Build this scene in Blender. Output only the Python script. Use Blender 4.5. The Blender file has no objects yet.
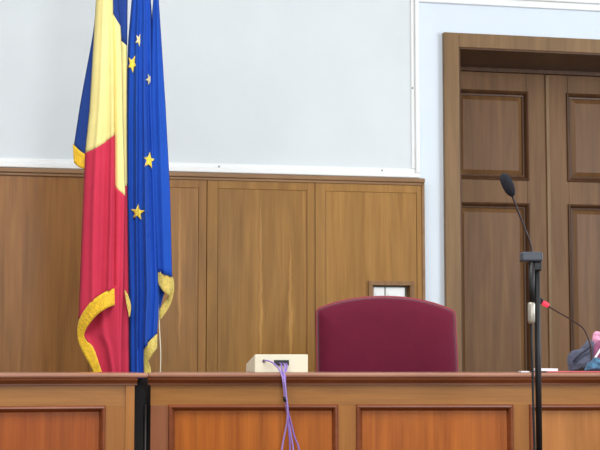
import bpy, bmesh, math, random
from mathutils import Vector, noise
random.seed(4)
SC = bpy.context.scene
COL = SC.collection
R = math.radians

# ------------------------------------------------------------------ camera
FPX = 1500.0
YAW = R(12.0)
PITCH = math.atan(135 / FPX)
EYE = Vector((0, 0, 1.22))
FH = Vector((math.sin(YAW), math.cos(YAW), 0))
RT = Vector((math.cos(YAW), -math.sin(YAW), 0))
FW = FH * math.cos(PITCH) + Vector((0, 0, math.sin(PITCH)))
UP = RT.cross(FW)
cd = bpy.data.cameras.new('camera')
cam = bpy.data.objects.new('camera', cd)
COL.objects.link(cam)
cam.location = EYE
cam.rotation_euler = (math.pi / 2 + PITCH, 0, -YAW)
cd.sensor_width = 36
cd.lens = 36 * FPX / 600
cd.clip_start = 0.05
SC.camera = cam

# ------------------------------------------------------------------ world, lights, exposure
w = bpy.data.worlds.new('daylight'); SC.world = w; w.use_nodes = True
bg = w.node_tree.nodes['Background']
bg.inputs[0].default_value = (0.86, 0.93, 1.0, 1)
bg.inputs[1].default_value = 0.6

def area(name, loc, target, sx, sy, power, color):
    d = bpy.data.lights.new(name, 'AREA'); d.shape = 'RECTANGLE'
    d.size = sx; d.size_y = sy; d.energy = power; d.color = color
    o = bpy.data.objects.new(name, d); COL.objects.link(o)
    o.location = loc
    o.rotation_euler = (Vector(target) - Vector(loc)).to_track_quat('-Z', 'Y').to_euler()
    return o
area('window_daylight', (8.2, 4.5, 3.0), (1.5, 9.5, 1.5), 4.0, 2.6, 225, (0.90, 0.95, 1.0))
area('rear_window_light', (1.7, -2.6, 2.9), (0.6, 9, 2.0), 1.3, 1.8, 130, (0.97, 0.98, 1.0))
area('ceiling_lamp_light', (0.2, 5.2, 4.9), (0.4, 7.4, 0), 3.6, 2.2, 150, (1.0, 0.97, 0.93))
vs = SC.view_settings
vs.view_transform = 'Standard'; vs.look = 'None'; vs.gamma = 1; vs.use_curve_mapping = False
vs.exposure = 0.67

# ------------------------------------------------------------------ ray helpers
def ray(px, py):
    return FW + RT * ((px - 300) / FPX) + UP * ((225 - py) / FPX)

class Frame:
    """vertical plane frame: x right along the front, y away, z up"""
    def __init__(s, origin, ang):
        s.o = Vector(origin); s.a = ang
        s.x = Vector((math.cos(ang), math.sin(ang), 0)); s.y = Vector((-math.sin(ang), math.cos(ang), 0))
    def at(s, px, py, yo=0.0):
        d = ray(px, py)
        t = ((s.o - EYE).dot(s.y) + yo) / d.dot(s.y)
        p = EYE + d * t - s.o
        return Vector((p.dot(s.x), yo, p.z))
    def X(s, px, py=300, yo=0.0): return s.at(px, py, yo).x
    def Z(s, px, py, yo=0.0): return s.at(px, py, yo).z
    def world(s, v): return s.o + s.x * v[0] + s.y * v[1] + Vector((0, 0, v[2]))

# ------------------------------------------------------------------ materials
def lin(c):
    return tuple(((v / 255) / 12.92 if v / 255 <= .04045 else ((v / 255 + .055) / 1.055) ** 2.4) for v in c) + (1,)

def mat(name, rgb, rough=.6, metal=0, spec=.5, coat=0, sheen=0, bump=None, var=None, trans=0):
    m = bpy.data.materials.new(name); m.use_nodes = True
    nt = m.node_tree; b = nt.nodes['Principled BSDF']
    b.inputs['Base Color'].default_value = lin(rgb)
    b.inputs['Roughness'].default_value = rough
    b.inputs['Metallic'].default_value = metal
    b.inputs['Specular IOR Level'].default_value = spec
    b.inputs['Coat Weight'].default_value = coat
    b.inputs['Sheen Weight'].default_value = sheen
    b.inputs['Sheen Roughness'].default_value = .4
    tc = nt.nodes.new('ShaderNodeTexCoord')
    if var:
        sc, amt = var
        n = nt.nodes.new('ShaderNodeTexNoise'); n.inputs['Scale'].default_value = sc; n.inputs['Detail'].default_value = 5
        nt.links.new(tc.outputs['Object'], n.inputs['Vector'])
        r = nt.nodes.new('ShaderNodeValToRGB')
        r.color_ramp.elements[0].position = .3; r.color_ramp.elements[1].position = .7
        c = Vector(lin(rgb)[:3])
        r.color_ramp.elements[0].color = tuple(c * (1 - amt)) + (1,)
        r.color_ramp.elements[1].color = tuple(c * (1 + amt)) + (1,)
        nt.links.new(n.outputs['Fac'], r.inputs['Fac']); nt.links.new(r.outputs['Color'], b.inputs['Base Color'])
    if bump:
        sc, st = bump
        n = nt.nodes.new('ShaderNodeTexNoise'); n.inputs['Scale'].default_value = sc; n.inputs['Detail'].default_value = 4
        nt.links.new(tc.outputs['Object'], n.inputs['Vector'])
        bp = nt.nodes.new('ShaderNodeBump'); bp.inputs['Strength'].default_value = st; bp.inputs['Distance'].default_value = .01
        nt.links.new(n.outputs['Fac'], bp.inputs['Height']); nt.links.new(bp.outputs['Normal'], b.inputs['Normal'])
    return m

def wood(name, dark, light, seed=0, rough=.45, horiz=False, grain=1.0, streaks=(), figure=.5, coat=.04, blotch=.12):
    """streaks: (x, z0, z1, halfwidth) pale flame figure in the veneer"""
    m = bpy.data.materials.new(name); m.use_nodes = True
    nt = m.node_tree; N = nt.nodes; Lk = nt.links; b = N['Principled BSDF']
    tc = N.new('ShaderNodeTexCoord')
    mp = N.new('ShaderNodeMapping'); mp.inputs['Location'].default_value = (seed * 3.7, seed * 1.3, seed * 2.1)
    mp.inputs['Scale'].default_value = (1.2, 4, 16) if horiz else (16, 4, 1.1)
    Lk.new(tc.outputs['Object'], mp.inputs['Vector'])
    n1 = N.new('ShaderNodeTexNoise'); n1.inputs['Scale'].default_value = 1.0; n1.inputs['Detail'].default_value = 3
    n1.inputs['Distortion'].default_value = .6
    Lk.new(mp.outputs[0], n1.inputs['Vector'])
    mp2 = N.new('ShaderNodeMapping'); mp2.inputs['Location'].default_value = (seed, seed * 2, seed * 5)
    mp2.inputs['Scale'].default_value = (3, 20, 130) if horiz else (130, 20, 3)
    Lk.new(tc.outputs['Object'], mp2.inputs['Vector'])
    n2 = N.new('ShaderNodeTexNoise'); n2.inputs['Scale'].default_value = 1.0; n2.inputs['Detail'].default_value = 5
    Lk.new(mp2.outputs[0], n2.inputs['Vector'])
    wv = N.new('ShaderNodeMath'); wv.operation = 'MULTIPLY_ADD'
    wv.inputs[1].default_value = .35 * grain
    Lk.new(n2.outputs['Fac'], wv.inputs[0])
    sc = N.new('ShaderNodeMath'); sc.operation = 'MULTIPLY'; sc.inputs[1].default_value = 1 - .35 * grain
    Lk.new(n1.outputs['Fac'], sc.inputs[0]); Lk.new(sc.outputs[0], wv.inputs[2])
    rp = N.new('ShaderNodeValToRGB')
    rp.color_ramp.elements[0].position = .5 - .28 * (1.3 - figure); rp.color_ramp.elements[1].position = .5 + .28 * (1.3 - figure)
    rp.color_ramp.elements[0].color = lin(dark); rp.color_ramp.elements[1].color = lin(light)
    Lk.new(wv.outputs[0], rp.inputs['Fac'])
    mp3 = N.new('ShaderNodeMapping'); mp3.inputs['Location'].default_value = (seed * 1.9, seed, seed * .7)
    mp3.inputs['Scale'].default_value = (1.5, 4, 6) if horiz else (9, 4, 1.0)
    Lk.new(tc.outputs['Object'], mp3.inputs['Vector'])
    n3 = N.new('ShaderNodeTexNoise'); n3.inputs['Scale'].default_value = 1.0; n3.inputs['Detail'].default_value = 2; n3.inputs['Distortion'].default_value = 1.2
    Lk.new(mp3.outputs[0], n3.inputs['Vector'])
    mr = N.new('ShaderNodeMapRange'); mr.inputs['From Min'].default_value = .3; mr.inputs['From Max'].default_value = .7
    mr.inputs['To Min'].default_value = 1 - blotch; mr.inputs['To Max'].default_value = 1 + blotch
    Lk.new(n3.outputs['Fac'], mr.inputs['Value'])
    hv = N.new('ShaderNodeHueSaturation'); Lk.new(mr.outputs[0], hv.inputs['Value']); Lk.new(rp.outputs['Color'], hv.inputs['Color'])
    out = hv.outputs['Color']
    if streaks:
        sx = N.new('ShaderNodeSeparateXYZ'); Lk.new(tc.outputs['Object'], sx.inputs[0])
        wn = N.new('ShaderNodeTexNoise'); wn.noise_dimensions = '1D'; wn.inputs['Scale'].default_value = 5; wn.inputs['Detail'].default_value = 4
        Lk.new(sx.outputs['Z'], wn.inputs['W'])
        for (x0, z0, z1, hw) in streaks:
            def M(op, a, bb, c=None, clamp=False):
                q = N.new('ShaderNodeMath'); q.operation = op; q.use_clamp = clamp
                for i, v in enumerate((a, bb, c)):
                    if v is None: continue
                    if isinstance(v, (int, float)): q.inputs[i].default_value = v
                    else: Lk.new(v, q.inputs[i])
                return q.outputs[0]
            xx = M('MULTIPLY_ADD', wn.outputs['Fac'], .03, x0 - .015)
            d = M('ABSOLUTE', M('SUBTRACT', sx.outputs['X'], xx), 0)
            t = M('MULTIPLY', M('SUBTRACT', z1, sx.outputs['Z']), 1 / (z1 - z0), clamp=True)   # 0 at the tip
            t2 = M('MULTIPLY', M('SUBTRACT', sx.outputs['Z'], z0), 3 / (z1 - z0), clamp=True)
            wd = M('MULTIPLY_ADD', M('MULTIPLY', t, t2), hw * 1.5, .0005)
            f = M('MULTIPLY', M('SUBTRACT', 1, M('DIVIDE', d, wd), clamp=True), M('MULTIPLY', M('MULTIPLY', n2.outputs['Fac'], 1.3), M('POWER', M('MULTIPLY', t, t2), .25)), clamp=True)
            mx = N.new('ShaderNodeMix'); mx.data_type = 'RGBA'
            Lk.new(f, mx.inputs['Factor']); Lk.new(out, mx.inputs['A'])
            c = [min(255, int(v * 1.16 + 12)) for v in light]
            mx.inputs['B'].default_value = lin(c)
            out = mx.outputs['Result']
    Lk.new(out, b.inputs['Base Color'])
    b.inputs['Roughness'].default_value = rough
    b.inputs['Coat Weight'].default_value = coat; b.inputs['Coat Roughness'].default_value = .25
    b.inputs['Specular IOR Level'].default_value = .24
    bp = N.new('ShaderNodeBump'); bp.inputs['Strength'].default_value = .12; bp.inputs['Distance'].default_value = .004
    Lk.new(n2.outputs['Fac'], bp.inputs['Height']); Lk.new(bp.outputs['Normal'], b.inputs['Normal'])
    return m

def fabric(name, rgb, rough=.95, sheen=.03, weave=420):
    m = mat(name, rgb, rough, spec=.08, sheen=sheen, bump=(weave, .15), var=(6, .05))
    return m

# ------------------------------------------------------------------ mesh helpers
def box(bm, x0, x1, y0, y1, z0, z1, mi=0):
    vs_ = [bm.verts.new((x, y, z)) for x in (x0, x1) for y in (y0, y1) for z in (z0, z1)]
    for f in ((0, 1, 3, 2), (4, 6, 7, 5), (0, 4, 5, 1), (2, 3, 7, 6), (0, 2, 6, 4), (1, 5, 7, 3)):
        bm.faces.new([vs_[i] for i in f]).material_index = mi
    return vs_

def mould(bm, x0, x1, z0, z1, y, prof, closed=False):
    """mitred frame: prof = list of (inset, projection toward -y)"""
    rings = []
    for d, h in prof:
        rings.append([bm.verts.new(p) for p in ((x0 + d, y - h, z0 + d), (x1 - d, y - h, z0 + d), (x1 - d, y - h, z1 - d), (x0 + d, y - h, z1 - d))])
    for a, b in zip(rings, rings[1:]):
        for i in range(4):
            j = (i + 1) % 4
            bm.faces.new((a[i], a[j], b[j], b[i]))
    if closed: bm.faces.new(rings[-1])

def tube(bm, pts, rad, seg=10, caps=True, mi=0):
    pts = [Vector(p) for p in pts]
    n = len(pts); rings = []
    rr = rad if isinstance(rad, (list, tuple)) else [rad] * n
    ref = None
    for i, p in enumerate(pts):
        t = (pts[min(i + 1, n - 1)] - pts[max(i - 1, 0)]).normalized()
        if ref is None:
            ref = Vector((1, 0, 0)) if abs(t.x) < .8 else Vector((0, 1, 0))
        u = (ref - t * ref.dot(t)).normalized(); v = t.cross(u); ref = u
        rings.append([bm.verts.new(p + (u * math.cos(2 * math.pi * k / seg) + v * math.sin(2 * math.pi * k / seg)) * rr[i]) for k in range(seg)])
    for a, b in zip(rings, rings[1:]):
        for k in range(seg):
            f = bm.faces.new((a[k], a[(k + 1) % seg], b[(k + 1) % seg], b[k])); f.smooth = True; f.material_index = mi
    if caps:
        bm.faces.new(rings[0][::-1]).material_index = mi; bm.faces.new(rings[-1]).material_index = mi

def smooth_path(pts, n=8):
    pts = [Vector(p) for p in pts]; out = []
    P = [pts[0] * 2 - pts[1]] + pts + [pts[-1] * 2 - pts[-2]]
    for i in range(1, len(P) - 2):
        for k in range(n):
            t = k / n; a, b, c, d = P[i - 1:i + 3]
            out.append(.5 * ((2 * b) + (c - a) * t + (2 * a - 5 * b + 4 * c - d) * t * t + (3 * b - a - 3 * c + d) * t ** 3))
    out.append(pts[-1]); return out

def obj(name, bm, materials, parent=None, bevel=0, solid=0, smooth=False, subsurf=0, at=None, rotz=0):
    bmesh.ops.recalc_face_normals(bm, faces=bm.faces)
    me = bpy.data.meshes.new(name); bm.to_mesh(me); bm.free()
    for m in (materials if isinstance(materials, (list, tuple)) else [materials]): me.materials.append(m)
    if smooth:
        for p in me.polygons: p.use_smooth = True
    o = bpy.data.objects.new(name, me); COL.objects.link(o)
    if parent: o.parent = parent
    if at is not None: o.location = at; o.rotation_euler = (0, 0, rotz)
    if solid:
        s = o.modifiers.new('s', 'SOLIDIFY'); s.thickness = solid; s.offset = 0
    if bevel:
        s = o.modifiers.new('b', 'BEVEL'); s.width = bevel; s.segments = 3; s.limit_method = 'ANGLE'; s.angle_limit = R(40)
    if subsurf:
        s = o.modifiers.new('ss', 'SUBSURF'); s.levels = s.render_levels = subsurf
    return o

def struct(name, bm, m, **k):
    o = obj(name, bm, m, **k)
    if not k.get('parent'): o['kind'] = 'structure'
    return o

def tag(o, label, cat, group=None):
    o['label'] = label; o['category'] = cat
    if group: o['group'] = group
    return o

def thing(name, label, cat, loc, rotz=0, group=None):
    o = bpy.data.objects.new(name, None); COL.objects.link(o); o.empty_display_size = .1
    o.location = loc; o.rotation_euler = (0, 0, rotz)
    return tag(o, label, cat, group)

def lerp_tab(tab, y):
    if y <= tab[0][0]: return tab[0][1]
    for (a, va), (b, vb) in zip(tab, tab[1:]):
        if y <= b:
            t = (y - a) / (b - a); return va + (vb - va) * t
    return tab[-1][1]

# ================================================================== SETTING
YW = 10.3                       # face of the back wall
DAIS = 0.30
WF = Frame((0, YW, 0), 0.0)     # wall frame: local == world x,z
CEIL = 5.2

m_wall = mat('white_plaster', (222, 233, 242), .8, spec=.3, bump=(25, .05), var=(3, .012))
m_cloth_wall = mat('pale_wall_covering', (221, 229, 232), .9, spec=.2, bump=(300, .2), var=(2.5, .02))
m_trim = mat('white_gloss_paint', (240, 243, 243), .4, var=(8, .01))
m_floor = wood('parquet', (96, 66, 42), (130, 92, 60), 3, .4, True)
m_ceil = mat('ceiling_white', (235, 235, 232), .9)

bm = bmesh.new(); box(bm, -6, 9, -3, 13, -.1, 0); struct('floor', bm, m_floor)
bm = bmesh.new(); box(bm, -6, 9, -3, 13, CEIL, CEIL + .1); struct('ceiling', bm, m_ceil)
bm = bmesh.new(); box(bm, -6.2, -6, -3, 13, 0, CEIL); struct('wall_left', bm, m_wall)
bm = bmesh.new(); box(bm, 9, 9.2, -3, 13, 0, CEIL); struct('wall_right', bm, m_wall)
bm = bmesh.new(); box(bm, -6, 9, 7.35, YW, 0, DAIS); struct('floor_platform', bm, m_floor)

# door opening
AO = .045                                        # projection of the architrave
dx_out0 = WF.X(445.3, 200, -AO)
dx_in0 = WF.X(460.5, 200, -AO)
dz_in = WF.Z(460, 47, -AO)
dz_out = WF.Z(445, 32, -AO)
REC = .62                                        # depth of the door recess
# leaf meeting line seen at px 548 on the recessed plane
xm = WF.X(548.5, 200, REC)
dx_in1 = xm + (xm - dx_in0)
dx_out1 = dx_in1 + (dx_in0 - dx_out0)

bm = bmesh.new()
box(bm, -6, dx_in0, YW, YW + .9, 0, CEIL)
box(bm, dx_in1, 9, YW, YW + .9, 0, CEIL)
box(bm, dx_in0, dx_in1, YW, YW + .9, dz_in, CEIL)
struct('wall_back', bm, m_wall)
bm = bmesh.new(); box(bm, dx_in0 - .2, dx_in1 + .2, YW, YW + 1.0, 0, DAIS); struct('trim_threshold', bm, m_floor)

# pale wall covering and its white beading
px0 = -5.9
xf1 = WF.X(410.8, 100, -.01)
zf0 = WF.Z(390, 168.6, -.01)
bm = bmesh.new(); box(bm, px0, xf1, YW - .012, YW - .0005, zf0, CEIL - .3); struct('trim_wall_covering', bm, m_cloth_wall)
xb1 = WF.X(414.8, 100, -.02); zb0 = WF.Z(390, 172.6, -.02)
xo1 = WF.X(419.6, 100, -.03); zo0 = WF.Z(390, 177.2, -.03)
def lframe(bm, x1, z0, wx, wz, y0, y1):
    box(bm, px0, x1, y0, y1, z0, z0 + wz); box(bm, x1 - wx, x1, y0, y1, z0 + wz, CEIL - .3)
bm = bmesh.new(); lframe(bm, xb1, zb0, xb1 - xf1, zf0 - zb0, YW - .024, YW - .001)
struct('trim_inner_bead', bm, m_trim, bevel=.006)
bm = bmesh.new(); lframe(bm, xo1, zo0, xo1 - xb1, zb0 - zo0, YW - .040, YW - .001)
struct('trim_outer_bead', bm, m_trim, bevel=.008)
# white cornice over the door
zc0 = WF.Z(445, 2.2, -.05)
bm = bmesh.new()
box(bm, xo1 + .002, 8.9, YW - .028, YW - .001, zc0, zc0 + .05)
box(bm, xo1 + .002, 8.9, YW - .05, YW - .001, zc0 + .05, zc0 + .11)
struct('trim_over_door', bm, m_trim, bevel=.008)
# small screw heads in the beading
m_screw = mat('screw_grey', (120, 122, 125), .4, .6)
for i, (sx_, sy_) in enumerate(((219, 166.5), (382, 170.5), (412.5, 88))):
    p = WF.at(sx_, sy_, -.025)
    bm = bmesh.new(); tube(bm, [(p.x, YW - .029, p.z), (p.x, YW - .02, p.z)], .006, 12)
    tag(obj('screw', bm, m_screw), ['small grey screw head in the white bead above the left half of the panelling',
        'small grey screw head in the white bead above the panelling, over the red chair',
        'small grey screw head in the upright white bead beside the door surround'][i], 'screw')

# ------------------------------------------------------------------ door
m_arch = wood('door_frame_wood', (114, 88, 58), (142, 112, 78), 7, .45, figure=.3)
m_leaf = wood('door_leaf_wood', (104, 72, 42), (132, 97, 60), 2, .5, figure=.35, grain=.7)
m_leafp = wood('door_panel_wood', (102, 70, 42), (130, 95, 60), 9, .45, figure=.4, grain=.7)
m_dmould = wood('door_moulding_wood', (74, 48, 30), (98, 68, 44), 5, .35)
door = bpy.data.objects.new('door_1', None); COL.objects.link(door); door['kind'] = 'structure'
door.location = (0, YW, 0)
bm = bmesh.new()
def arch_piece(bm, a0, a1, z0, z1): box(bm, a0, a1, -AO, .0, z0, z1)
box(bm, dx_out0, dx_in0, -AO, 0, DAIS, dz_out)
box(bm, dx_in1, dx_out1, -AO, 0, DAIS, dz_out)
box(bm, dx_in0, dx_in1, -AO, 0, dz_in, dz_out)
obj('architrave', bm, m_arch, door, bevel=.006)
# jamb and head lining
bm = bmesh.new()
box(bm, dx_in0 - .0, dx_in0 + .012, -AO + .01, REC + .06, DAIS, dz_in)
box(bm, dx_in1 - .012, dx_in1, -AO + .01, REC + .06, DAIS, dz_in)
box(bm, dx_in0 + .012, dx_in1 - .012, -AO + .01, REC + .06, dz_in - .012, dz_in)
box(bm, dx_in0 + .012, dx_in1 - .012, REC - .03, REC + .06, dz_in - .04, dz_in - .012)
obj('jamb_lining', bm, m_dmould, door)
zt = dz_in - .042
yl = REC
hw = xm - dx_in0
def zl(py, px=500): return WF.Z(px, py, yl)
for s in (-1, 1):
    la, lb = (dx_in0 + .014, xm - .004) if s < 0 else (xm + .004, dx_in1 - .014)
    # stile widths from the photo
    st = abs(xm - WF.X(527.5, 150, yl))
    zr = [(zl(178.5), zl(92)), (DAIS + .75, zl(204)), (DAIS + .16, DAIS + .62)]
    bm = bmesh.new()
    box(bm, la, la + st, yl, yl + .05, DAIS + .01, zt); box(bm, lb - st, lb, yl, yl + .05, DAIS + .01, zt)
    zs = [zt] + [v for a in zr for v in (a[1], a[0])] + [DAIS + .01]
    for k in range(0, len(zs), 2): box(bm, la + st, lb - st, yl, yl + .05, zs[k + 1], zs[k])
    leaf = obj('leaf', bm, m_leaf, door, bevel=.003)
    for a, b_ in zr:
        bm = bmesh.new()
        mould(bm, la + st - .012, lb - st + .012, a - .012, b_ + .012, yl, [(0, 0), (.002, .014), (.012, .018), (.022, .008), (.030, -.012), (.042, -.014)])
        obj('moulding', bm, m_dmould, leaf)
        bm = bmesh.new()
        mould(bm, la + st, lb - st, a, b_, yl + .028, [(0, 0), (.028, 0.0), (.062, .018), (.066, .020)], closed=True)
        obj('panel', bm, m_leafp, leaf)
    if s < 0:
        bm = bmesh.new(); box(bm, xm - .016, xm + .016, yl - .014, yl - .0005, DAIS + .02, zt - .005)
        obj('cover_strip', bm, m_arch, leaf, bevel=.006)

# ------------------------------------------------------------------ wainscot panelling
m_wrail = wood('panelling_rail', (128, 96, 66), (160, 124, 88), 11, .4, True, figure=.3)
WO = .085
def wx(px, py=260): return WF.X(px, py, -WO)
ztop = WF.Z(300, 175.5, -WO)
def wood_panel_mat(i, d, l, streaks=()): return wood('oak_veneer_%s' % 'abcdefgh'[i], d, l, 13 + i * 3, .36, streaks=streaks, figure=.55)
bays = [(wx(-330), wx(-220)), (wx(-220), wx(-120)), (wx(-120), wx(98)), (wx(98), wx(206.3)), (wx(206.3), wx(314.8)), (wx(314.8), wx(424.5))]
sx1, sx2, sx3 = WF.X(261, 260, -WO), WF.X(290.5, 260, -WO), WF.X(180, 220, -WO)
zz = lambda py: WF.Z(290, py, -WO)
cols = [((128, 84, 42), (158, 110, 56)), ((128, 84, 42), (158, 110, 56)), ((126, 82, 42), (158, 110, 58)),
        ((130, 90, 42), (164, 118, 62)), ((132, 92, 40), (166, 122, 62)), ((140, 98, 44), (172, 128, 66))]
strk = [(), (), (), ((sx3, zz(350), zz(185), .02),), ((sx1, zz(371), zz(190), .017), (sx2, zz(371), zz(225), .026)), ()]
for i, (a, b_) in enumerate(bays):
    pm = wood_panel_mat(i, *cols[i], strk[i])
    sm = wood('oak_frame_%s' % 'abcdefgh'[i], *cols[i], 40 + i, .4, figure=.3)
    t = bpy.data.objects.new('trim_%d' % (i + 1), None); COL.objects.link(t); t['kind'] = 'structure'
    t.location = (0, YW, 0)
    a += .004
    sw = .075; pw = .022 if i else .075
    bm = bmesh.new()
    # stile on the left, narrow one right, rails top/bottom; back board
    ztr = ztop - .03; 
    pa, pb = a + sw, b_ - .055
    pz0, pz1 = DAIS + .12, ztr - (.012 if i == 2 else .075)
    box(bm, a, pa, -WO, -.045, DAIS, ztr); box(bm, pb, b_, -WO, -.045, DAIS, ztr)
    box(bm, pa, pb, -WO, -.045, DAIS, pz0); box(bm, pa, pb, -WO, -.045, pz1, ztr)
    if i == 5:   # cut-out for the socket niche is framed separately
        pass
    obj('frame', bm, sm, t, bevel=.003)
    bm = bmesh.new()
    if i < 5:
        box(bm, pa + .003, pb - .001, -WO + .006, -.001, pz0 + .003, pz1)
    else:
        n0, n1 = WF.X(372.6, 290, -WO), WF.X(409.8, 290, -WO); nz1 = WF.Z(390, 285.4, -WO); nz0 = WF.Z(390, 316, -WO)
        A0, A1, B0, B1 = pa + .003, pb - .001, pz0 + .003, pz1
        for q in ((A0, A1, nz1, B1), (A0, A1, B0, nz0), (A0, n0, nz0, nz1), (n1, A1, nz0, nz1)):
            box(bm, q[0], q[1], -WO + .006, -.004, q[2], q[3])
    obj('panel', bm, pm, t)
bm = bmesh.new()
xr = wx(424.9)
box(bm, bays[0][0], xr, YW - WO - .022, YW - .0005, ztop - .03, ztop)
box(bm, bays[0][0], xr - .006, YW - WO - .010, YW - WO, ztop - .05, ztop - .03)
struct('trim_7', bm, m_wrail, bevel=.007)
bm = bmesh.new()
box(bm, xr - .022, xr, YW - WO - .010, YW - .0005, DAIS, ztop - .03)
struct('trim_8', bm, m_wrail, bevel=.005)

# socket niche
m_nf = wood('niche_frame_wood', (122, 88, 56), (152, 116, 78), 21, .4)
m_plast = mat('white_plastic', (236, 238, 236), .35)
nt_ = thing('socket_niche', 'small wood-framed wall recess with white switch plates above the red chair', 'wall socket', (0, YW, 0))
bm = bmesh.new(); e = .03
for q in ((n0 - e, n1 + e, nz1, nz1 + e), (n0 - e, n1 + e, nz0 - e, nz0), (n0 - e, n0, nz0, nz1), (n1, n1 + e, nz0, nz1)):
    box(bm, q[0], q[1], -WO - .012, -WO + .012, q[2], q[3])
obj('frame', bm, m_nf, nt_, bevel=.003)
bm = bmesh.new(); box(bm, n0, n1, -.004, -.001, nz0, nz1); obj('back_plate', bm, mat('niche_grey', (150, 155, 140), .6), nt_)
xs0, xs1, xs2 = n0 + .012, n0 + .098, WF.X(405, 290, -.06)
for q in ((xs0, xs1 - .004), (xs1 + .004, xs2)):
    bm = bmesh.new(); box(bm, q[0], q[1], -.062, -.004, nz0 + .01, nz1 - .012)
    pl = obj('switch_plate', bm, m_plast, nt_, bevel=.006)
    bm = bmesh.new(); box(bm, q[0] + .015, q[1] - .015, -.068, -.0625, nz0 + .03, nz1 - .055); obj('rocker', bm, m_plast, pl, bevel=.003)

# ================================================================== DESKS
def floor_frame(px, depth, ang_img):
    """frame whose front crosses the sight line of px at the given depth; ang_img = turn away from the picture plane"""
    d = ray(px, 360); d = Vector((d.x, d.y, 0)); d *= depth / d.dot(FH)
    return Frame((EYE.x + d.x, EYE.y + d.y, 0), -YAW + ang_img)

m_top = wood('desk_top_wood_highlit', (144, 98, 78), (176, 128, 104), 31, .3, True, coat=.8)  # wood colour lightened to paint in the highlight along the rounded nose
m_cove = wood('desk_cove_wood', (112, 62, 36), (144, 86, 52), 33, .33, True)
m_dfr = wood('desk_frame_wood', (140, 88, 38), (170, 114, 54), 35, .36, figure=.3)
m_dfrh = wood('desk_frieze_wood', (138, 90, 42), (170, 118, 60), 36, .36, True, figure=.3)
m_dpost = wood('desk_post_wood', (122, 74, 48), (150, 96, 64), 38, .36, figure=.3)
m_dmo = wood('desk_moulding_wood', (104, 52, 26), (136, 74, 40), 37, .38, True, coat=.25)
m_dp = [wood('desk_panel_%s' % c, a, b_, 50 + i * 7, .4, figure=.62) for i, (c, a, b_) in enumerate((
    ('a', (130, 60, 16), (160, 84, 26)), ('b', (148, 76, 18), (182, 104, 32)), ('c', (148, 76, 20), (182, 104, 36)), ('d', (156, 98, 46), (182, 122, 64))))]

TOPZ = 1.157
def desk(name, label, fr, x0, x1, panels, mats, zpan, post, x_left_over, x_right_over, depth=.62):
    t = thing(name, label, 'desk', fr.o, fr.a)
    # worktop with rounded nose
    bm = bmesh.new(); box(bm, x0 - x_left_over, x1 + x_right_over, -.045, depth, TOPZ - .024, TOPZ)
    obj('worktop', bm, m_top, t, bevel=.0115)
    bm = bmesh.new()
    prof = [(-.036, TOPZ - .0245), (-.034, TOPZ - .034), (-.022, TOPZ - .044), (-.014, TOPZ - .052), (-.014, TOPZ - .060), (0, TOPZ - .060), (0, TOPZ - .0245)]
    A = [bm.verts.new((x0 - .012, y, z)) for y, z in prof]; B = [bm.verts.new((x1 + .012, y, z)) for y, z in prof]
    for i in range(len(prof)):
        j = (i + 1) % len(prof); bm.faces.new((A[i], A[j], B[j], B[i]))
    bm.faces.new(A); bm.faces.new(B[::-1])
    obj('cornice', bm, m_cove, t)
    # front frame: rails
    bm = bmesh.new()
    box(bm, x0, x1, 0, .03, zpan, TOPZ - .025)
    obj('top_rail', bm, m_dfrh, t)
    bm = bmesh.new(); box(bm, x0, x1, -.004, .03, 0, .18); obj('bottom_rail', bm, m_dfr, t)
    edges = [x0] + [v for p in panels for v in p] + [x1]
    for k in range(0, len(edges), 2):
        if edges[k + 1] - edges[k] < .004: continue
        bm = bmesh.new()
        yy = 0
        box(bm, edges[k], edges[k + 1], yy, .03, .18, zpan)
        obj('stile', bm, m_dpost if k in post else m_dfr, t, bevel=.002)
    for (a, b_), mm in zip(panels, mats):
        bm = bmesh.new(); box(bm, a, b_, .012, .028, .18, zpan); pn = obj('panel', bm, mm, t)
        bm = bmesh.new()
        mould(bm, a - .006, b_ + .006, .174, zpan + .006, 0, [(0, 0), (.001, .010), (.006, .016), (.014, .017), (.02, .010), (.027, -.004), (.032, -.012)])
        obj('moulding', bm, m_dmo, pn)
    bm = bmesh.new()
    box(bm, x0, x0 + .025, .03, depth - .03, 0, TOPZ - .024); obj('side_board', bm, m_dpost, t)
    bm = bmesh.new(); box(bm, x1 - .025, x1, .03, depth - .03, 0, TOPZ - .024); obj('side_board', bm, m_dpost, t)
    return t

RF = floor_frame(340, 7.5, R(0.5))
zpan = RF.Z(340, 405.5)
rx = lambda px, py=410: RF.X(px, py)
desk('judge_desk', 'long wooden panelled judge\'s desk in front of the red chair', RF, rx(150.5), rx(760),
     [(rx(169.5), rx(337)), (rx(357), rx(512)), (rx(530), rx(735))], [m_dp[1], m_dp[2], m_dp[3]], zpan, (0,), .012, .03)
LF = floor_frame(135, 7.42, R(14))
zpl = LF.Z(100, 406.5)
lx = lambda px, py=410: LF.X(px, py)
desk('side_desk', 'wooden panelled desk on the left, below the two flags', LF, lx(-170), lx(134),
     [(lx(-150), lx(-70)), (lx(-45), lx(104.5))], [m_dp[0], m_dp[0]], zpl, (), .03, .064)
bm = bmesh.new(); box(bm, lx(125.5), lx(134) + .001, -.007, -.0005, .18, TOPZ - .062)
o = obj('corner_post', bm, m_dfr); o.parent = [x for x in bpy.data.objects if x.name == 'side_desk'][0]
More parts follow.
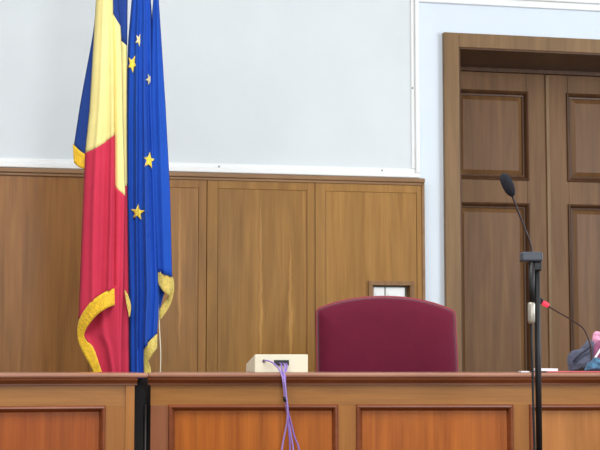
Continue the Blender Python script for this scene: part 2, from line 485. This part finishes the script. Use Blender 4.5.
# added black board, stands in for the darkness in the gap between the desks
m_black = mat('gap_dark_and_tie_black', (16, 15, 16), .6, var=(12, .2))
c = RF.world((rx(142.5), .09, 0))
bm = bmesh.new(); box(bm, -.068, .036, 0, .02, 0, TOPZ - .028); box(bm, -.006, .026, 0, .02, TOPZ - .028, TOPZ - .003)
tag(obj('gap_dark_board', bm, m_black, at=RF.world((rx(142.5), .12, 0)), rotz=RF.a), 'added black board standing in for the darkness in the narrow gap between the two desks', 'panel')
bm = bmesh.new(); tube(bm, [(0, 0, 0), (.002, 0, .5), (0, 0, TOPZ - .16)], .005)
tag(obj('conduit', bm, mat('dark_grey_pipe', (88, 86, 88), .5, .3), at=RF.world((rx(144), .085, 0)), rotz=RF.a), 'thin dark grey pipe standing in the gap between the desks', 'pipe')

# ================================================================== JUDGE CHAIR
m_velvet = mat('crimson_velvet', (100, 10, 42), .75, spec=.25, sheen=.3, bump=(220, .12), var=(9, .08))
m_pipe = mat('rose_piping', (150, 52, 66), .6)
m_cw = wood('chair_frame_wood', (96, 52, 28), (130, 78, 44), 61, .35)
CF = floor_frame(388, 8.5, R(-2))
ch = thing('judge_chair', 'high-backed crimson velvet chair with arched top behind the long desk', 'chair', CF.o + Vector((0, 0, DAIS)), CF.a)
def cp(px, py, y=0): v = CF.at(px, py, y); v.z -= DAIS; return v
outl = []
tp = [(317.5, 440), (317.2, 371), (316.8, 330), (316.6, 314), (318, 309.8), (322, 307.4), (335, 303), (350, 299.6), (368, 297.4), (385, 296.8), (402, 297.6), (418, 299.8), (434, 303.6), (448, 308.6), (452.5, 310.8), (454.8, 314), (455.6, 330), (457.6, 371), (458.2, 440)]
for p in tp: outl.append(cp(*p))
ol = smooth_path(outl, 4)
bot = [ol[-1].lerp(ol[0], k / 20) for k in range(1, 20)]
ol = ol + bot
cz = cp(387, 372)
def inflate(ol, c, prof, wr=None):
    bm = bmesh.new(); rings = []
    for s, y in prof:
        rings.append([bm.verts.new((c.x + (p.x - c.x) * s, y + (wr(c.x + (p.x - c.x) * s, c.z + (p.z - c.z) * s, s) if wr else 0), c.z + (p.z - c.z) * s)) for p in ol])
    n = len(ol)
    for a, b_ in zip(rings, rings[1:]):
        for i in range(n):
            bm.faces.new((a[i], a[(i + 1) % n], b_[(i + 1) % n], b_[i]))
    bm.faces.new(rings[0]); bm.faces.new(rings[-1])
    return bm
pf = [(0.0 + .02, .035), (.985, .035), (.992, .02), (.996, 0), (.985, -.025), (.965, -.042), (.93, -.054), (.85, -.064), (.7, -.07), (.5, -.073), (.25, -.074), (.02, -.074)]
obj('backrest', inflate(ol, cz, pf), m_velvet, ch, smooth=True)
bm = bmesh.new(); tube(bm, [(p.x, -.002, p.z) for p in ol[:len(ol) - 19]], .006, 8); obj('piping', bm, m_pipe, ch)
pf = [(0.02, .065), (.985, .065), (1.0, .06), (1.0, .038), (.98, .036), (.02, .036)]
obj('back_frame', inflate(ol, cz, pf), m_cw, ch)
ex0, ex1 = cp(318, 371).x, cp(457, 371).x
bm = bmesh.new(); box(bm, ex0 + .03, ex1 - .03, -.56, -.07, .38, .50); obj('seat', bm, m_velvet, ch, bevel=.035)
bm = bmesh.new(); box(bm, ex0 + .04, ex1 - .04, -.54, .03, .32, .379); obj('seat_frame', bm, m_cw, ch, bevel=.005)
for s in (ex0 + .055, ex1 - .055):
    for y0 in (-.52, .0):
        bm = bmesh.new(); tube(bm, [(s, y0, 0), (s, y0, .16), (s, y0, .34)], [.018, .024, .03], 12); obj('leg', bm, m_cw, ch)
    bm = bmesh.new(); box(bm, s - .035, s + .035, -.50, -.02, .655, .70); box(bm, s - .02, s + .02, -.5, -.46, .37, .66)
    obj('armrest', bm, m_cw, ch, bevel=.012)
# ================================================================== FLAGS
m_blue_r = fabric('flag_navy', (40, 66, 134)); m_yel = fabric('flag_yellow', (230, 218, 146)); m_red = fabric('flag_red', (194, 56, 80))
m_eu = fabric('flag_royal_blue', (36, 80, 176)); m_star = fabric('star_gold', (240, 214, 90)); m_starw = fabric('star_pale', (226, 214, 160))
m_gold = mat('gold_fringe', (236, 190, 30), .6, sheen=.3, bump=(160, .6), var=(60, .18))
m_gold2 = mat('pale_gold_fringe', (214, 190, 92), .6, sheen=.3, bump=(160, .6), var=(60, .18))
m_cord = mat('cream_cord', (226, 218, 190), .7)
m_pole = wood('flagpole_wood', (110, 70, 40), (140, 95, 58), 71, .35)
m_brass = mat('brass', (200, 160, 80), .3, .9)

class Flag:
    def __init__(s, px, depth, name, label):
        s.fr = floor_frame(px, depth, 0)
        s.fr.o.z = 0
        s.t = thing(name, label, 'flag', s.fr.o + Vector((0, 0, DAIS)), s.fr.a)
    def P(s, px, py, y):
        v = s.fr.at(px, py, y); v.z -= DAIS; return v
    def patch(s, bm, L, Rr, yt, yb, dep, u0=0, u1=1, mi=0, nu=28, nv=60, back=None):
        for side in ((0,) if back is None else (0, 1)):
            g = []
            for j in range(nv + 1):
                row = []
                for i in range(nu + 1):
                    u = u0 + (u1 - u0) * i / nu
                    t0, t1 = (yt(u) if callable(yt) else yt), (yb(u) if callable(yb) else yb)
                    y = t0 + (t1 - t0) * j / nv
                    x = lerp_tab(L, y) * (1 - u) + lerp_tab(Rr, y) * u
                    d = dep(u, y) if side == 0 else back(u, y)
                    row.append(bm.verts.new(s.P(x, y, d)))
                g.append(row)
            for j in range(nv):
                for i in range(nu):
                    f = bm.faces.new((g[j][i], g[j + 1][i], g[j + 1][i + 1], g[j][i + 1])); f.smooth = True; f.material_index = mi
    def strip(s, name, A, B, da, db, m, n=8):
        a = smooth_path([s.P(x, y, d) for (x, y), d in zip(A, da)], n)
        b_ = smooth_path([s.P(x, y, d) for (x, y), d in zip(B, db)], n)
        bm = bmesh.new(); g = []
        for k, (p, q) in enumerate(zip(a, b_)):
            row = []
            for i in range(7):
                v = p.lerp(q, i / 6); v.y += .002 * math.sin(k * 1.9) * (i / 6)
                row.append(bm.verts.new(v))
            g.append(row)
        for r1, r2 in zip(g, g[1:]):
            for i in range(6):
                bm.faces.new((r1[i], r1[i + 1], r2[i + 1], r2[i]))
        return obj(name, bm, m, s.t, solid=.006, smooth=True)
    def pole(s, px, dy, ztop_):
        x = s.P(px, 360, dy).x
        bm = bmesh.new(); tube(bm, [(x, dy, .04), (x, dy, ztop_)], .011, 14); po = obj('pole', bm, m_pole, s.t)
        bm = bmesh.new(); tube(bm, [(x, dy, ztop_ + z) for z in (0, .02, .05, .1, .16, .2)], [.012, .02, .014, .03, .018, .001], 14); obj('finial', bm, m_brass, po)
        bm = bmesh.new(); tube(bm, [(x, dy, z) for z in (0, .03, .05, .12)], [.11, .10, .035, .02], 28); obj('base', bm, m_brass, s.t)

def crease(u, pos, wdt, amp):
    return amp * math.exp(-((u - pos) / wdt) ** 2)
def rnd(u, e=.0):            # rounded roll of cloth: 1 in the middle, 0 at the edges
    return math.sqrt(max(0, 1 - (2 * min(max(u, 0), 1) - 1) ** 2))

# --- tricolour
F1 = Flag(104, 8.35, 'flag', 'blue, yellow and red flag with gold fringe hanging at the left')
def d_main(u, y):
    a = min(1, max(.25, (y + 60) / 260))
    return -.075 * rnd(u) ** .8 - a * (.006 * math.sin(u * 8 + 1.2 + y * .004) + crease(u, .66 + .06 * math.sin(y / 90), .09, -.014) + crease(u, .80 + .05 * math.sin(y / 80), .05, .030) + crease(u, .36 + .04 * math.sin(y / 60 + 1), .07, .022)) + .006 * noise.noise((u * 2.5, y * .012, 1))
L1 = [(-90, 101), (0, 96), (50, 93), (110, 89.5), (150, 85.3), (190, 83.5), (280, 80), (318, 78.5), (325, 79)]
R1 = [(-90, 112), (0, 114.5), (60, 115.5), (130, 116.3), (180, 116.8), (260, 117.2), (300, 117.5)]
bm = bmesh.new()
def yb_y(u): return 153 - 20 * u + 2.0 * math.sin(u * 3.1)
hem = [(0, 319.5), (.12, 312), (.36, 300.5), (.7, 292), (1, 287.5)]
def yb_r(u): return lerp_tab(hem, u)
F1.patch(bm, L1, R1, -90, yb_y, d_main, mi=1)
F1.patch(bm, L1, R1, yb_y, yb_r, d_main, mi=2)
# second fold
L2 = [(-90, 108), (13, 110), (60, 112.5), (130, 114), (290, 114), (440, 115)]
R2 = [(-90, 121), (0, 118), (30, 120.8), (60, 122), (120, 123), (195, 125.3), (290, 123.5), (330, 122), (440, 122)]
def d2(u, y): return -.020 - .03 * rnd(u) ** .8 + .004 * math.sin(u * 9 + y * .01)
def b2(u, y=0): return 8 + 18 * u
F1.patch(bm, L2, R2, -90, b2, d2, mi=0, nu=12, nv=20)
F1.patch(bm, L2, R2, b2, lambda u: 186 + 10 * u, d2, mi=1, nu=12)
F1.patch(bm, L2, R2, lambda u: 186 + 10 * u, 440, d2, mi=2, nu=12)
# third fold
L3 = [(-90, 108), (440, 112)]
R3 = [(-90, 128), (0, 127.6), (45, 127.2), (120, 127.2), (190, 127.5), (300, 129), (440, 130)]
def d3(u, y): return .03 - .03 * rnd(u) + .004 * math.sin(u * 12)
F1.patch(bm, L3, R3, -90, lambda u: 30 + 16 * u, d3, mi=0, nu=12, nv=20)
F1.patch(bm, L3, R3, lambda u: 30 + 16 * u, 186, d3, mi=1, nu=12)
F1.patch(bm, L3, R3, 186, 440, d3, mi=2, nu=12)
# blue hoist part behind on the left
L4 = [(-90, 103), (0, 98), (20, 95), (42, 91.6), (80, 84.5), (105, 80), (148, 73.5), (160, 72.5)]
R4 = [(-90, 110), (0, 105), (150, 98), (170, 98)]
def d4(u, y): return .03 - .02 * rnd(u) + .004 * math.sin(u * 10)
F1.patch(bm, L4, R4, -90, lambda u: 145 + 22 * u, d4, mi=0, nu=14)
# inner (reverse) side seen under the lifted hem
L5 = [(286, 94), (312, 84), (335, 83), (347, 92), (371, 99), (440, 112)]
R5 = [(286, 119), (440, 121)]
def d5(u, y): return -.03 + .022 * math.sin(u * 4.2 + .6) - crease(u, .55 + (y - 330) * .002, .1, .018)
F1.patch(bm, L5, R5, 286, 440, d5, mi=2, nu=20)
# rear drape closing the roll
L6 = [(-90, 101), (0, 96), (150, 86), (300, 82), (340, 92), (440, 112)]
R6 = [(-90, 126), (0, 126), (200, 125), (440, 127)]
F1.patch(bm, L6, R6, -90, 60, lambda u, y: .02 + .05 * rnd(u) + .008 * math.sin(u * 20), mi=0, nu=20, nv=20)
F1.patch(bm, L6, R6, 60, 440, lambda u, y: .02 + .05 * rnd(u) + .008 * math.sin(u * 20), mi=2, nu=20, nv=40)
obj('cloth', bm, [m_blue_r, m_yel, m_red], F1.t, solid=.0012)
F1.strip('fringe', [(116.8, 287.5), (106, 291.5), (93, 300), (84, 311), (79, 321), (77.5, 331), (79, 343), (85, 356), (93, 371), (104, 400)],
         [(117.3, 304), (107, 308), (98, 314), (91.5, 321), (86.5, 328), (84, 335.5), (87, 341.5), (93.5, 348), (101.5, 371), (112, 400)],
         [-.03, -.085, -.085, -.06, -.035, -.02, -.015, -.02, -.03, -.03], [-.03, -.085, -.085, -.07, -.05, -.03, -.025, -.03, -.04, -.04], m_gold)
F1.strip('fringe', [(73, 144), (79, 150), (86, 155), (95, 163)], [(74, 162.5), (79, 167), (86, 170), (95, 176)], [.028, .012, .008, .01], [.03, .014, .01, .012], m_gold)
F1.strip('fringe', [(125, 290), (127.5, 294), (130, 301), (131, 308), (130, 316)], [(124.6, 291), (125.4, 297), (126.6, 305), (128, 311), (129, 317)], [-.03] * 5, [-.03] * 5, m_gold2)
F1.pole(109, .03, 3.55)

# --- twelve-star flag
F2 = Flag(148, 8.45, 'flag', 'royal blue flag with gold stars hanging right of the tricolour')
def dE(u, y):
    a = min(1, max(.2, (y + 90) / 220))
    w_ = .04 * math.sin(y / 70)
    return -.07 * rnd(u) ** .7 - a * (.010 * math.sin((u + w_) * 12.5 + .8) + crease(u, .34 + w_, .065, .045) + crease(u, .64 + w_, .06, .055) + crease(u, .90 + w_ * .6, .05, .02) + crease(u, .12, .05, .010)) + .006 * noise.noise((u * 2.5, y * .012, 5))
LE = [(-90, 138), (0, 131.7), (40, 128.2), (120, 126), (200, 125.5), (300, 128), (371, 129), (440, 130)]
RE = [(-90, 149), (0, 150.8), (14, 151.8), (100, 152.5), (190, 156), (290, 160), (335, 157), (371, 156), (440, 156)]
SP = .53
bm = bmesh.new()
F2.patch(bm, LE, RE, -90, 440, dE, 0, SP, mi=0, nu=40, nv=90)
F2.patch(bm, LE, RE, -90, lambda u: 349 - 14 * (u - SP) / (1 - SP), dE, SP, 1, mi=0, nu=36, nv=80)
LG = [(-90, 151), (0, 153.2), (12, 152.2), (100, 150.5), (190, 153), (272, 157.5), (290, 158)]
RG = [(-90, 156), (0, 158.8), (50, 162), (105, 165.5), (190, 170), (275, 172), (285, 173)]
def dG(u, y): return -.012 - .045 * rnd(u) ** .8 - .007 * math.sin(u * 12 + y * .008)
F2.patch(bm, LG, RG, -90, lambda u: 272 + 5 * u, dG, mi=0, nu=26)
# reverse side behind the lifted right hem
F2.patch(bm, [(268, 152), (320, 152)], [(268, 170), (283, 168.5), (297, 163), (318, 158)], 268, 318, lambda u, y: .02, mi=0, nu=8, nv=20)
F2.patch(bm, [(-90, 139), (0, 133), (200, 129), (440, 131)], [(-90, 148), (0, 149.5), (15, 151), (60, 158), (190, 166), (270, 160), (300, 154), (440, 142)], -90, 440, lambda u, y: .03 + .05 * rnd(u) + .006 * math.sin(u * 22), mi=0, nu=20)
obj('cloth', bm, [m_eu], F2.t, solid=.0012)
F2.strip('fringe', [(157.5, 271), (165, 272.5), (172.3, 277), (174, 288), (172.5, 298), (168.5, 308), (160.5, 320)],
         [(158.5, 284), (163, 291), (168, 295.5), (168.5, 297), (166, 300), (162.5, 305), (159.6, 309)],
         [-.03, -.05, -.02, -.0, .01, .01, .01], [-.035, -.05, -.03, -.0, .012, .012, .012], m_gold2)
F2.strip('fringe', [(157, 334), (150.5, 340), (144.5, 347.5), (143.5, 358), (144, 371), (144, 400)], [(157, 348.5), (154, 352), (150.5, 358), (148.5, 362), (151, 371), (152, 400)],
         [-.045, -.08, -.085, -.07, -.06, -.06], [-.045, -.08, -.08, -.07, -.06, -.06], m_gold2)
bm = bmesh.new(); tube(bm, smooth_path([F2.P(158.5, 300, .02), F2.P(159.5, 330, .01), F2.P(160.6, 352, .0), F2.P(160.4, 371, .0), F2.P(160, 400, .0)]), .0032, 8); obj('cord', bm, m_cord, F2.t)
def star(cx, cy, r, sxq, rot, m=m_star, clip=(-99, 99)):
    bm = bmesh.new()
    def pt(x, y):
        lx_, rx_ = lerp_tab(LE, y), lerp_tab(RE, y); u = (x - lx_) / (rx_ - lx_)
        v = F2.P(x, y, dE(u, y) - .007); return v
    rim = []
    for k in range(10):
        q = r if k % 2 == 0 else r * .42
        a = -math.pi / 2 + k * math.pi / 5 + rot
        rim.append((min(max(cx + q * math.cos(a) * sxq, cx + clip[0]), cx + clip[1]), cy + q * math.sin(a)))
    prev = None; cen = bm.verts.new(pt(cx, cy)); rings = []
    for s in (.33, .66, 1):
        ring = []
        for k in range(10):
            a, b_ = rim[k], rim[(k + 1) % 10]
            for h in (0, .5):
                x = a[0] + (b_[0] - a[0]) * h; y = a[1] + (b_[1] - a[1]) * h
                ring.append(bm.verts.new(pt(cx + (x - cx) * s, cy + (y - cy) * s)))
        rings.append(ring)
    n = 20
    for i in range(n): bm.faces.new((cen, rings[0][i], rings[0][(i + 1) % n]))
    for a, b_ in zip(rings, rings[1:]):
        for i in range(n): bm.faces.new((a[i], b_[i], b_[(i + 1) % n], a[(i + 1) % n]))
    obj('star', bm, m, F2.t, solid=.0015, smooth=True)
star(149, 160.5, 9, .72, .15)
star(137.6, 212.5, 8.5, .88, .1)
star(139, 40, 7, .6, .5, m_starw, clip=(-9, 1.2))
star(132.2, 64, 9.5, .62, .5, clip=(-4.5, 3.6))
star(149.3, 79.5, 6.2, .6, .9, m_starw, clip=(-3.6, 1.0))
F2.pole(143, .03, 3.5)

# ================================================================== THINGS ON THE DESK
def onx(px, y, py=371): return RF.X(px, py, y)
# cream console, wedge shaped, tall side towards us
m_cream = mat('cream_plastic', (226, 222, 198), .45, var=(20, .02))
m_port = mat('black_port', (30, 30, 34), .4)
y0c = .10
cxl, cxr = RF.X(254.8, 365, y0c), RF.X(308, 365, y0c)
zt_c = RF.Z(280, 354.2, y0c)
cons = thing('desk_console', 'small cream plastic intercom box with cables on the long desk', 'intercom box', RF.world((cxl, y0c, TOPZ)), RF.a + R(0))
hC = zt_c - TOPZ; wC = cxr - cxl
xl_b = RF.X(246, 366, y0c + .16) - cxl; hb = hC * .47
bm = bmesh.new()
V = [bm.verts.new(p) for p in ((0, 0, 0), (wC, 0, 0), (wC, 0, hC), (0, 0, hC), (xl_b, .16, 0), (wC - .03, .16, 0), (wC - .03, .16, hb), (xl_b, .16, hb))]
for f in ((0, 1, 2, 3), (4, 7, 6, 5), (0, 3, 7, 4), (1, 5, 6, 2), (3, 2, 6, 7), (0, 4, 5, 1)): bm.faces.new([V[i] for i in f])
obj('casing', bm, m_cream, cons, bevel=.004)
def cl(px, py): v = RF.at(px, py, y0c); return v.x - cxl, v.z - TOPZ
a = cl(274, 360); b_ = cl(289, 365.3)
bm = bmesh.new(); box(bm, a[0], b_[0], -.007, .004, b_[1], a[1]); obj('port', bm, m_port, cons, bevel=.002)
a = cl(264, 361)
bm = bmesh.new(); tube(bm, [(a[0], .004, a[1]), (a[0], -.006, a[1])], .008, 14); obj('port', bm, m_port, cons)

m_purple = mat('lilac_cable', (156, 132, 200), .45); m_purple2 = mat('purple_cable', (132, 104, 182), .45)
def rp(px, py, y): return RF.world(RF.at(px, py, y))
paths = [
    ([(264, 361, .093), (267, 360.5, .06), (273, 363, .03), (279, 369, -.02), (282.3, 377, -.066), (284, 389, -.066), (285.5, 402, -.062), (288.5, 420, -.05), (291, 435, -.045), (293.5, 452, -.04), (296, 500, -.04), (300, 560, -.04)], m_purple),
    ([(279, 363.5, .093), (281, 364, .05), (282, 370, -.01), (284, 378, -.066), (285.5, 392, -.07), (287, 406, -.066), (291.5, 425, -.05), (295, 438, -.045), (299.5, 452, -.04), (306, 500, -.04), (312, 560, -.04)], m_purple2),
    ([(283, 363.5, .093), (285, 365, .05), (284.5, 371, -.01), (284.6, 379, -.07), (286, 394, -.074), (287.5, 408, -.07), (287, 422, -.056), (284.5, 435, -.05), (281.5, 452, -.045), (276, 500, -.045), (272, 560, -.045)], m_purple),
    ([(286, 363.5, .093), (287, 366, .05), (285.6, 373, -.02), (285.2, 381, -.064), (286.4, 396, -.066), (288, 410, -.06), (288.3, 425, -.056), (289.5, 438, -.05), (290, 452, -.045), (290, 500, -.045), (290, 560, -.045)], m_purple2)]
labs = ['lilac cable leaving the round hole at the left of the cream box',
        'purple cable from the cream box that spreads furthest right below the desk edge',
        'lilac cable from the cream box that spreads furthest left below the desk edge',
        'purple cable from the cream box hanging straight down in the middle']
for (pp, m), lb in zip(paths, labs):
    bm = bmesh.new(); P = smooth_path([rp(*q) for q in pp], 6); tube(bm, P, .0042, 8)
    tag(obj('cable', bm, m), lb, 'cable', 'cables hanging from the cream box')
bm = bmesh.new(); P = [rp(284.6, 396.5, -.068), rp(285.2, 401.5, -.068)]; tube(bm, P, .0095, 12)
tag(obj('cable_tie', bm, m_black), 'black tie around the purple cables in front of the desk', 'cable tie')

# papers and folder
m_paper = mat('paper', (236, 236, 238), .7); m_folder = mat('red_folder', (206, 96, 98), .5, var=(15, .05))
def sheet(name, label, cat, x0, x1, y0, y1, z0, h, m, rot=0):
    cx, cy = (x0 + x1) / 2, (y0 + y1) / 2
    bm = bmesh.new(); box(bm, x0 - cx, x1 - cx, y0 - cy, y1 - cy, 0, h)
    return tag(obj(name, bm, m, at=RF.world((cx, cy, z0)), rotz=RF.a + rot, bevel=min(.001, h / 3)), label, cat)
sheet('folder', 'thin red folder lying on the long desk beside the microphone stand', 'folder', onx(545, .05), onx(640, .05), .0, .225, TOPZ + .001, .006, m_folder, R(1))
sheet('paper_sheets', 'white papers sticking out from the left of the red folder', 'paper', onx(538, .05), onx(556, .05), .01, .2, TOPZ + .0075, .013, m_paper, R(2))
sheet('paper_sheet', 'small white paper on the desk just left of the microphone stand', 'paper', onx(522, .05), onx(530, .05), .04, .2, TOPZ + .001, .006, m_paper, R(-3))

# bag
m_bag = mat('slate_grey_nylon', (84, 90, 112), .6, sheen=.15, bump=(30, .5), var=(18, .35))
m_teal = mat('teal_cloth', (60, 104, 134), .7, sheen=.2, bump=(60, .5), var=(40, .6))
m_pink = mat('pink_cloth', (226, 160, 190), .7, bump=(50, .3), var=(45, .35)); m_mauve = mat('mauve_cloth', (150, 84, 120), .7, bump=(50, .3), var=(30, .15))
def blob(name, label, cat, pts, yd, th, m, c, zbase, wr=.012, parts=None):
    base = RF.world(RF.at(c[0], c[1], yd)); base.z = zbase
    t = thing(name, label, cat, base, RF.a) if parts else None
    cl_ = RF.at(c[0], c[1], yd)
    ol = smooth_path([RF.at(x, y, yd) for x, y in pts] + [RF.at(*pts[0], yd)], 6)[:-1]
    ol = [Vector((p.x - cl_.x, 0, max(0, p.z - zbase))) for p in ol]
    cc = Vector((0, 0, cl_.z - zbase))
    pf = [(max(.02, math.cos(a)), th * math.sin(a)) for a in [R(v) for v in (88, 70, 52, 36, 22, 10, 0, -10, -22, -36, -52, -70, -88)]]
    bm = inflate(ol, cc, pf, lambda x, z, s: (1 - s * .7) * wr * (2.6 * noise.noise((x * 20 + z * 12 + c[0], z * 30, 3)) + 1.6 * abs(noise.noise((x * 45, z * 60 + x * 30, 7)))))
    o = obj(parts or name, bm, m, t, smooth=True, at=None if t else base, rotz=0 if t else RF.a)
    if not t: tag(o, label, cat)
    return t or o, cl_
bag, bc = blob('bag', 'slumped slate grey bag on the desk at the right edge', 'bag',
     [(569, 372), (567, 362), (568, 355), (573, 350.5), (579, 349), (584, 344.5), (588, 339.5), (592, 341), (597, 346), (606, 348), (618, 350), (628, 358), (630, 372)], .50, .10, m_bag, (596, 361), TOPZ + .001, parts='body')
bm = bmesh.new()
ps = smooth_path([Vector((RF.X(p, 350, .4) - bc.x, -.095 - q, RF.Z(p, y, .4) - TOPZ)) for p, y, q in ((574, 362, -.03), (580, 355, -.01), (588, 349, -.005), (592, 344, -.02))]); tube(bm, ps, .006, 8)
obj('strap', bm, mat('dark_strap', (52, 56, 74), .6), bag)
blob('scarf', 'crumpled teal cloth lying in front of the grey bag', 'cloth', [(584, 371), (586, 366), (587.5, 363), (591, 361), (594, 357.5), (599, 358), (603, 361), (606, 360), (612, 364), (614, 371)], .16, .045, m_teal, (599, 366), TOPZ + .008)
blob('pouch', 'pink and white pouch on top of the grey bag', 'pouch', [(592, 345), (592.5, 336), (595, 331.5), (601, 332), (610, 334), (614, 340), (613, 348), (602, 349)], .48, .04, m_pink, (602, 341), RF.Z(600, 349, .48), .008)
blob('cloth_bundle', 'mauve cloth bundle standing below the pink pouch', 'cloth', [(592, 371), (593.5, 352), (594, 346), (598, 342), (604, 342), (610, 345), (612, 371)], .375, .03, m_mauve, (602, 358), TOPZ + .001, .006)
p = RF.world(RF.at(589, 368, .235)); q = RF.world(RF.at(603, 345.5, .335))
bm = bmesh.new(); tube(bm, [(0, 0, 0), (q - p) * .5 + Vector((0, 0, .002)), q - p], [.004, .0055, .004], 8)
tag(obj('paper_roll', bm, m_paper, at=p), 'narrow rolled white paper leaning over the teal cloth', 'paper')

# desk microphone with red ring
m_mblack = mat('matt_black', (16, 16, 19), .5); m_rubber = mat('black_foam', (26, 28, 38), .95, bump=(350, .6))
m_ring = bpy.data.materials.new('red_light_ring'); m_ring.use_nodes = True
_b = m_ring.node_tree.nodes['Principled BSDF']; _b.inputs['Base Color'].default_value = lin((220, 40, 60)); _b.inputs['Emission Color'].default_value = lin((255, 50, 80)); _b.inputs['Emission Strength'].default_value = .6
yd = .27
bx = RF.at(591, 371, yd)
dm = thing('conference_microphone', 'desk gooseneck microphone with red ring, leaning left from the grey bag', 'microphone', RF.world((bx.x, yd, TOPZ)), RF.a)
def dp(px, py, y=yd): v = RF.at(px, py, y); return Vector((v.x - bx.x, v.y - yd, v.z - TOPZ))
bm = bmesh.new(); box(bm, -.045, .045, -.02, .06, .002, .028); obj('base', bm, m_mblack, dm, bevel=.008)
bm = bmesh.new(); tube(bm, smooth_path([Vector((0, .0, .03)), dp(591.5, 356), dp(590.5, 345), dp(587, 335), dp(583, 328), dp(575, 322), dp(566, 316.5), dp(556, 311), dp(548, 306)]), [.0042] * 65, 8)
obj('gooseneck', bm, mat('brown_metal', (66, 44, 40), .4, .5), dm)
bm = bmesh.new(); tube(bm, [dp(548.5, 306), dp(547.5, 305.3), dp(543.2, 302.8), dp(542.5, 302.2)], [.008, .0125, .0125, .008], 16); obj('light_ring', bm, m_ring, dm)
bm = bmesh.new(); tube(bm, [dp(542.8, 302.4), dp(541, 301.5), dp(536, 299), dp(532, 297), dp(531, 296.5)], [.008, .016, .0165, .015, .006], 16); obj('windscreen', bm, m_rubber, dm, smooth=True)

# ================================================================== MICROPHONE STAND in front of the desk
SF = floor_frame(538, 6.0, 0)
ms = thing('microphone_stand', 'tall black microphone stand in front of the desk, with gooseneck microphone', 'microphone stand', SF.o, SF.a)
def sp(px, py, y=0): return SF.at(px, py, y)
x_t, x_b = sp(537.3, 270).x, sp(537.3, 450).x
bm = bmesh.new(); tube(bm, [(.0, 0, .02), (0, 0, .80)], .0150, 16); obj('lower_tube', bm, m_mblack, ms)
bm = bmesh.new(); tube(bm, [(0, 0, .80), (0, 0, .805), (0, 0, .86), (0, 0, .865)], [.016, .019, .019, .015], 16); obj('clutch', bm, m_mblack, ms)
zp = sp(537, 258).z
bm = bmesh.new(); tube(bm, [(0, 0, .8), (0, 0, zp)], .0125, 16); obj('upper_tube', bm, m_mblack, ms)
for k in range(3):
    a = k * 2.094 + .5
    bm = bmesh.new(); tube(bm, [(0, 0, .10), (.05 * math.cos(a), .05 * math.sin(a), .085), (.3 * math.cos(a), .3 * math.sin(a), .012)], .008, 10)
    lg = obj('leg', bm, m_mblack, ms)
    bm = bmesh.new(); tube(bm, [(.285 * math.cos(a), .285 * math.sin(a), .016), (.315 * math.cos(a), .315 * math.sin(a), .012)], .012, 10); obj('foot', bm, m_rubber, lg)
m_grey = mat('dark_grey_plastic', (62, 68, 80), .45)
a, b_ = sp(520.3, 252.3), sp(541.6, 262)
bm = bmesh.new(); box(bm, a.x, b_.x, -.035, .035, b_.z, a.z); cpz = obj('holder', bm, m_grey, ms, bevel=.008)
a2, b2_ = sp(530.5, 261), sp(541.4, 271)
bm = bmesh.new(); box(bm, a2.x, b2_.x, -.02, .02, b2_.z, b_.z); obj('swivel', bm, m_mblack, ms, bevel=.006)
# the microphone itself is held by the stand
mc = thing('gooseneck_microphone', 'thin black gooseneck microphone with foam tip on top of the tall stand', 'microphone', SF.world(sp(531.6, 252, -.0)), SF.a)
oo = sp(531.6, 252, 0)
def mp_(px, py, y=0): return sp(px, py, y) - oo
bm = bmesh.new(); tube(bm, smooth_path([mp_(531.8, 256), mp_(531.6, 250), mp_(530.3, 243), mp_(527.7, 236), mp_(523, 223.5), mp_(518, 211), mp_(512, 195)]), .0042, 10)
obj('gooseneck', bm, mat('dark_gooseneck', (56, 44, 44), .4, .6), mc)
ax = [(513.2, 196.3, .006), (512, 194, .015), (510.3, 190.5, .021), (508.3, 186, .0235), (506.3, 181.5, .0235), (504.4, 177.5, .021), (503, 174.8, .014), (502.3, 173.6, .004)]
bm = bmesh.new(); tube(bm, [mp_(x, y) for x, y, r in ax], [r for *_, r in ax], 20); obj('windscreen', bm, m_rubber, mc, smooth=True)
bm = bmesh.new(); tube(bm, [mp_(531.9, 262.5, -.02), mp_(531.8, 285, -.02), mp_(531.6, 303, -.02)], [.013, .012, .011], 14); obj('shaft', bm, m_mblack, mc)
bm = bmesh.new(); tube(bm, [mp_(531.6, 302.5, -.02), mp_(531.5, 304, -.02), mp_(531.4, 321, -.02), mp_(531.4, 324, -.02)], [.012, .015, .015, .011], 16)
obj('connector', bm, mat('silver_metal', (176, 170, 156), .4, .6), mc)
bm = bmesh.new()
tube(bm, smooth_path([mp_(531.4, 323, -.02), mp_(531.6, 345, -.02), mp_(532.6, 370, -.018), mp_(533.4, 410, -.018), mp_(534.6, 450, -.018), mp_(535.2, 520, -.018), mp_(535, 600, -.018)]), .005, 8)
obj('cable', bm, m_mblack, mc)
